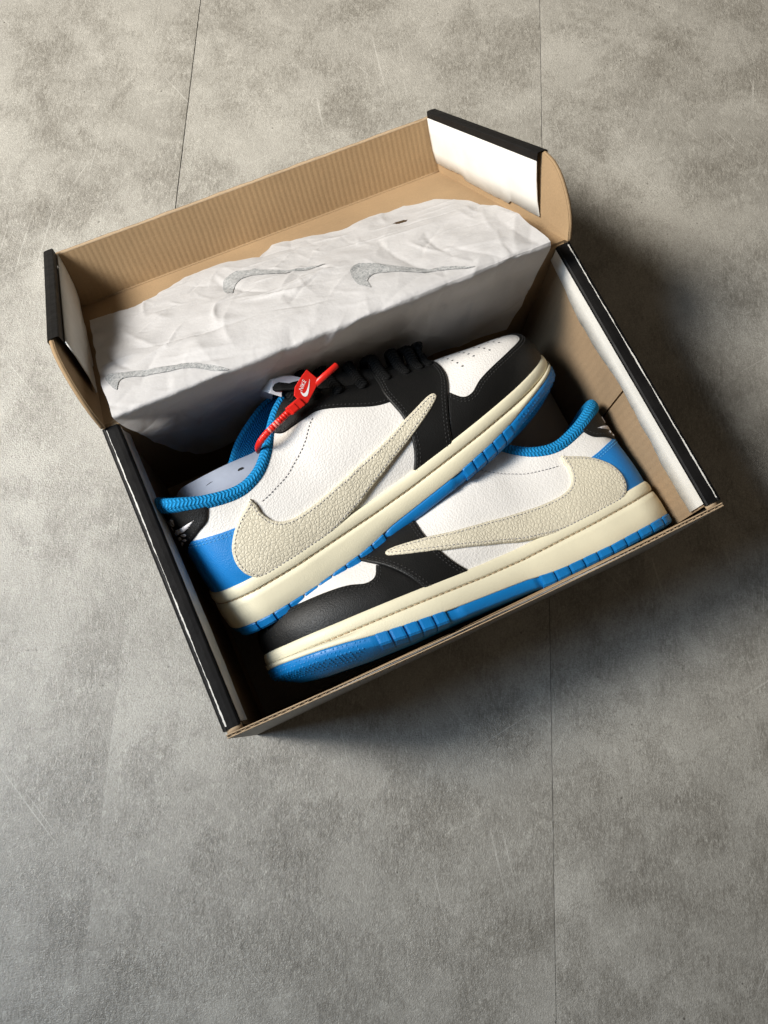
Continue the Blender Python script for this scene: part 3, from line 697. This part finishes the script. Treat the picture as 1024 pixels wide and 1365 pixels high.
    # tread lugs along both edges
    notch = [([223.4-9.45*k for k in range(5)]+[232.5]), ([118-11.1*k for k in range(11)])]
    notch = [sorted(q) for q in notch]
    for sgn in (1, -1):
        sel = [i for i in range(len(LP)) if LP[i, 1]*sgn > 0]; sel.sort(key=lambda i: LP[i, 0]); Lx = LP[sel, 0]*1000
        keep = [k for k in range(len(sel)) if k == 0 or Lx[k] > Lx[k-1]]; sel = [sel[k] for k in keep]; Lx = LP[sel, 0]*1000
        for nt in notch:
            for a, b in zip(nt[:-1], nt[1:]):
                a += .65; b -= .65
                if a < 4.5: a = 4.6
                if b-a < 2: continue
                xs = np.linspace(a, b, 7); V = []
                for q, x in enumerate(xs):
                    p = np.array([np.interp(x, Lx, LP[sel, k]) for k in (0, 1)]); nn = np.array([np.interp(x, Lx, LN[sel, k]) for k in (0, 1)]); nn /= np.linalg.norm(nn)
                    e = .35 if q in (0, 6) else 0; top = ZMID(x)+.5-e*.6; bot = ZED(x)+.2; b1 = ZED(x)*.72+ZBOT(x)*.28-1.2; b2 = ZED(x)*.35+ZBOT(x)*.65-.6
                    for off, z in ((2.2, top-.2), (4.2-e, top), (4.9-e, top-.8), (4.7-e, bot+1.3), (3.6-e, bot-.2), (-1.5, b1), (-6, b2)): V.append((*(p+nn*off/1000), z/1000))
                F = grid_faces(7, 7)+[tuple(range(7))[::-1], tuple(range(42, 49))]
                if sgn > 0: F = [f[::-1] for f in F]
                s.obj('lug', V, [f[::-1] for f in F], M['rblue'], out, False)
    # small raised dots round the toe of the outsole
    mb = MB()
    lx = uvlen(np.vstack([LP, LP[:1]]))
    PR = [(4.45, lambda x: ZMID(x)-1.6), (4.4, lambda x: ZMID(x)-4), (4.0, lambda x: ZED(x)+1.2), (2.6, lambda x: ZED(x)*.97+ZBOT(x)*.03), (.6, lambda x: ZED(x)*.83+ZBOT(x)*.17-.25), (-1.5, lambda x: ZED(x)*.72+ZBOT(x)*.28-.4), (-3.8, lambda x: ZED(x)*.53+ZBOT(x)*.47-.2)]
    TL = [(1, 0), (1, 0), (.9, -.4), (.6, -.8), (.45, -.9), (.4, -.9), (.4, -.9)]
    for row, (off, zf) in enumerate(PR):
        for a in np.arange(0, lx[-1], .0036):
            a2 = (a+(.0018 if row % 2 else 0)) % lx[-1]; i = int(np.searchsorted(lx, a2)) % len(LP); p = LP[i]+LN[i]*off/1000; x = (LP[i, 0]+LN[i, 0]*.004)*1000
            if x < 238+row*2: continue
            z = zf(p[0]*1000)/1000; c = np.array([p[0], p[1], z]); N3 = np.array([LN[i, 0]*TL[row][0], LN[i, 1]*TL[row][0], TL[row][1]]); N3 /= np.linalg.norm(N3); t1 = np.array([-LN[i, 1], LN[i, 0], 0]); t2 = np.cross(N3, t1)
            mb.add([c+(t1*math.cos(t)+t2*math.sin(t))*.00075-N3*.0001 for t in np.linspace(0, 2*math.pi, 6, endpoint=False)]+[c+N3*.0007], [(k, (k+1) % 6, 6) for k in range(6)])
    o = s.mb(mb, 'tread_dots', M['rblue'], out); o["kind"] = "stuff"
    # --- footbed
    mfb = ring(-6, lambda x: ZBITE(x)+3)
    s.obj('footbed', mfb, [tuple(range(len(mfb)))], M['knit2'])
    # --- tongue
    sp = catmull([(222, 86), (200, 98), (175, 110), (150, 121), (133, 129.5), (121, 136), (112, 140.5)], 6); n = len(sp); hw = np.interp(np.linspace(0, 1, n), [0, .3, .7, .92, 1], [12, 17, 22, 25, 23])
    V = []; m = 13
    T = np.gradient(sp, axis=0); T /= np.linalg.norm(T, axis=1)[:, None]; Nn = np.stack([T[:, 1], -T[:, 0]], 1); Nn *= np.sign(Nn[:, 1:2])
    for i in range(n):
        for k in range(m):
            a = math.pi*(1-k/(m-1)*1); l_ = hw[i]*math.cos(a); th = 5.5*math.sin(a)**.6*(1 if i < n-1 else .4); dr = -5*(l_/hw[i])**2
            V.append((sp[i, 0]/1000+Nn[i, 0]*(th+dr)/1000, l_/1000, sp[i, 1]/1000+Nn[i, 1]*(th+dr)/1000))
        for k in range(m):
            a = math.pi*k/(m-1); l_ = hw[i]*math.cos(a); th = -4.5*math.sin(a)**.6*(1 if i < n-1 else .4); dr = -5*(l_/hw[i])**2
            V.append((sp[i, 0]/1000+Nn[i, 0]*(th+dr)/1000, l_/1000, sp[i, 1]/1000+Nn[i, 1]*(th+dr)/1000))
    F = []
    for i in range(n-1):
        for k in range(2*m): j = (k+1) % (2*m); F.append((i*2*m+k, i*2*m+j, (i+1)*2*m+j, (i+1)*2*m+k))
    F += [tuple(range((n-1)*2*m, n*2*m))]
    tg = s.obj('tongue', V, F, M['tongue'])
    # pale folded label on the tongue tip
    lb = [(106.8, 139.0), (113.6, 145.4), (121, 143.6), (127, 140.4), (133, 134.6), (124, 137.6), (116.5, 139.0), (112.2, 133.0)]; V = []
    for l_ in (22, 21.5, 0, -21.5, -22):
        q = 1
        for a, b in lb: V.append(((118+(a-118)*q)/1000, l_/1000, (139+(b-139)*q)/1000-.005*(l_/24)**2))
    n_ = len(lb); F = [tuple(range(n_)), tuple(range(4*n_, 5*n_))[::-1]]
    for r_ in range(4): F += [(r_*n_+k, (r_+1)*n_+k, (r_+1)*n_+(k+1) % n_, r_*n_+(k+1) % n_) for k in range(n_)]
    s.obj('tongue_label', V, F, M['label'], tg, False)
    # --- laces: flat bars over the tongue, dipping into the eyelets on each side
    for k, u in enumerate((.47, .508, .545, .582, .618, .654, .688, .718)):
        mb = MB(); e1 = S([u], [.86], 1)[0]+SN([u], [.86], 1)[0][0]*.0016; e0 = S([u], [.985], 1)[0]+SN([u], [.985], 1)[0][0]*.0030
        top = np.array([e0[0]+.002, 0, e0[2]+.0065+(.004 if k > 3 else .002)])
        dx = .004*(1 if k % 2 else -1)
        path = [e1+np.array([0, 0, 0]), e0, top*np.array([1, 0, 1])+np.array([0, .006, -.0004]), top+np.array([dx*.5, 0, 0]), top*np.array([1, 0, 1])+np.array([dx*.5, -.006, -.0004]), e0*np.array([1, -1, 1])+np.array([dx, 0, 0]), e1*np.array([1, -1, 1])+np.array([dx, 0, 0])]
        path = catmull(path, 7); nr = np.stack([np.zeros(len(path)), path[:, 1]*28, np.ones(len(path))*1.0], 1); nr /= np.linalg.norm(nr, axis=1)[:, None]
        tube(mb, path, .0040, .0023, nr, 12); s.mb(mb, 'lace', M['lace'], None, True, True)
    return s
def mat4(R, O, hand):
    R = np.array(R); ex, lat, ez = R[:, 0], R[:, 1], R[:, 2]; ey = -lat if hand > 0 else lat
    m = Matrix(((ex[0], ey[0], ez[0], O[0]), (ex[1], ey[1], ez[1], O[1]), (ex[2], ey[2], ez[2], O[2]), (0, 0, 0, 1))); return m
R1 = [[.9814, .1082, -.1588], [.1884, -.3781, .9064], [-.0380, .9194, .3914]]; O1 = (.0240, .0584, .0824)
R2 = [[-.9989, .0211, -.0414], [-.0426, -.0556, .9975], [.0187, .9982, .0565]]; O2 = (.3395, .0003, .0815)
MR = mat4(R1, O1, 1); ML = mat4(R2, O2, -1)
sr = sneaker(MR, 1, 'sneaker lying higher, toe pointing right, with red tag on its blue collar')
sl = sneaker(ML, -1, 'sneaker lying along the front wall of the box, toe pointing left')

# winged emblem on the heel tab
def emblem(s):
    f = lambda pts: s.panel('embroidery', pts, .0021, M['embroidery'], 1, edge=.0005, cell=.0015)
    bn = f([(0, .955, 1), (0, .835, 1), (.022, .805), (.052, .775), (.0685, .850, 1), (.057, .860), (.044, .825), (.022, .870)])
    f([(.044, .738, 1), (.074, .760), (.096, .790), (.119, .822, 1), (.102, .765), (.070, .704), (.052, .703)])
    for a, b, w_, h_ in ((.016, .745, .017, .024), (.042, .700, .015, .022), (.064, .675, .014, .020), (.014, .685, .015, .023), (.038, .645, .013, .021), (.056, .625, .011, .018), (.014, .625, .013, .021), (.033, .592, .011, .018), (.014, .568, .011, .018)):
        f([(max(0, a-w_*.75), b+.4*h_), (a-w_*.1 if a > w_ else a, b-h_), (a+w_*.7, b-.25*h_), (a+w_*.6, b+h_), (a, b+.9*h_)])
emblem(sr); emblem(sl)

# pale insert standing inside the open collar of the upper sneaker
ins = empty('shoe_insert', MR.copy()); tag(ins, 'pale grey card insert with an oval hole inside the open blue collar', 'insert')
top = catmull([(16, 104), (24, 110.5), (37, 110.5), (59, 108.5), (78, 105.5), (87, 104.5), (92, 98)], 6); V = []
for k, (x, z) in enumerate(top):
    for t in (0, .33, .66, 1): V.append((x/1000, -(-.014+.016*t+.004*math.sin(k/len(top)*3.1)), z/1000*(1-t)+.066*t))
cardo = mesh_obj('card', V, grid_faces(len(top), 4), M['card'], ins, True); cardo.modifiers.new('t', 'SOLIDIFY').thickness = .0015
for (cx, cz, a) in ((43.1, 103.4, 3.6), (66, 101.0, 2.3)):
    t = (108-cz)/42; yy = -(-.014+.016*t+.0035)
    mesh_obj('oval_hole', [((cx+a*math.cos(q)-.35*math.sin(q))/1000, yy-.0022, (cz+1.1*math.sin(q)+.2*a*math.cos(q)*0)/1000) for q in np.linspace(0, 2*math.pi, 20, endpoint=False)], [tuple(range(20))], M['hole'], ins)

# red lock tag hooked round the collar of the upper sneaker
tz = empty('lock_tag', MR.copy()); tag(tz, 'red plastic lock tag with white print and ribbed strap on the blue collar', 'tag')
LT = .031
def tp3(x, z, t=0): return (x/1000, -(LT+t), z/1000)
plate = [(134.3, 135.6), (137.5, 126.5), (133.5, 122.5), (123.2, 116.8), (120.0, 116.9), (117.9, 125.4), (121.2, 129.8), (128.7, 133.4)]
slab('plate', plate, lambda a, b, t: tp3(a, b, t), .0018, M['red'], tz, .0004)
slab('lock_head', [(119.4, 122.9), (120.9, 116.6), (109.6, 115.2), (108.2, 121.4)], lambda a, b, t: tp3(a, b, t-.0012), .0046, M['red'], tz, .0006)
slab('head_block', [(114.5, 121.6), (115.6, 116.6), (110.8, 116.0), (109.7, 121.0)], lambda a, b, t: tp3(a, b, t+.003), .0012, M['red'], tz, .0004)
st = catmull([(109.0, 118.2, 1.0), (102.1, 116.9, 2.6), (94.8, 115.5, 3.6), (88.3, 114.0, 3.2), (82.5, 111.6, .5), (79.8, 108.6, -5), (80.0, 106, -11)], 6)
mb = MB(); tube(mb, [(a/1000, -(LT+c/1000), b/1000) for a, b, c in st], .0021, .0011, (0, -1, .12), 10); mb.build('strap', M['red'], tz, True)
ln = uvlen(st)
for k, d in enumerate(np.arange(1.5, 27, 2.3)):
    p = np.array([np.interp(d, ln, st[:, q]) for q in range(3)]); p2 = np.array([np.interp(d+.9, ln, st[:, q]) for q in range(3)])
    mb = MB(); tube(mb, [(a/1000, -(LT+.0004+c/1000), b/1000) for a, b, c in (p, p2)], .0023, .0011, (0, -1, .12), 8)
    mb.build('strap_rib', M['red_pale'] if k in (4, 5, 7) else M['red'], tz, True)
mb = MB(); tube(mb, [tp3(a, b, c) for a, b, c in ((134, 124.4, .0008), (144, 126.2, .002), (153, 127.8, .0035))], .0021, .0010, (0, -1, 0), 10); mb.build('tail', M['red'], tz, True)
# print on the plate
sw_ = catmull([(123.6, 121.2), (122.6, 123.2), (123.0, 125.6), (123.9, 123.4), (126.0, 123.6), (129.5, 126.2), (132.6, 129.4), (129.2, 124.6), (125.8, 121.2)], 5, True)
vs, es, fs, *_ = delaunay_2d_cdt([Vector(p) for p in sw_], [(k, (k+1) % len(sw_)) for k in range(len(sw_))], [], 1, 1e-6)
mesh_obj('printed_mark', [tp3(v[0], v[1], .00195) for v in vs], fs, M['print_white'], tz)
def lettering(txt, fn, name, mat, parent, shear=0):
    cu = bpy.data.curves.new('t', 'FONT'); cu.body = txt; cu.size = 1; cu.shear = shear; o = bpy.data.objects.new('t', cu); COL.objects.link(o)
    bpy.context.view_layer.update(); me = bpy.data.meshes.new_from_object(o.evaluated_get(bpy.context.evaluated_depsgraph_get())); bpy.data.objects.remove(o)
    xs = [v.co.x for v in me.vertices]; wdt = max(xs)
    r = mesh_obj(name, [fn(v.co.x/wdt, v.co.y/.7) for v in me.vertices], [tuple(p.vertices) for p in me.polygons], mat, parent); bpy.data.meshes.remove(me); return r
e1 = np.array([6.6, 4.6]); e2 = np.array([-1.7, 2.1])
lettering('NIKE', lambda a, b: tp3(*(np.array([123.7, 124.9])+e1*a+e2*b), .00197), 'printed_word', M['print_white'], tz, .25)
def banner_text(s):
    def fn(a, b):
        u = -.02+.082*a; v = .928-.125*a+.060*(b-.5)+.05*max(0, a-.55); side = 1 if u >= 0 else -1
        return s.P(S([abs(u)], [v], side)+SN([abs(u)], [v], side)[0]*.0026)[0]
    lettering('JORDAN', fn, 'embroidered_word', M['ink_black'], s.root)
banner_text(sr); banner_text(sl)
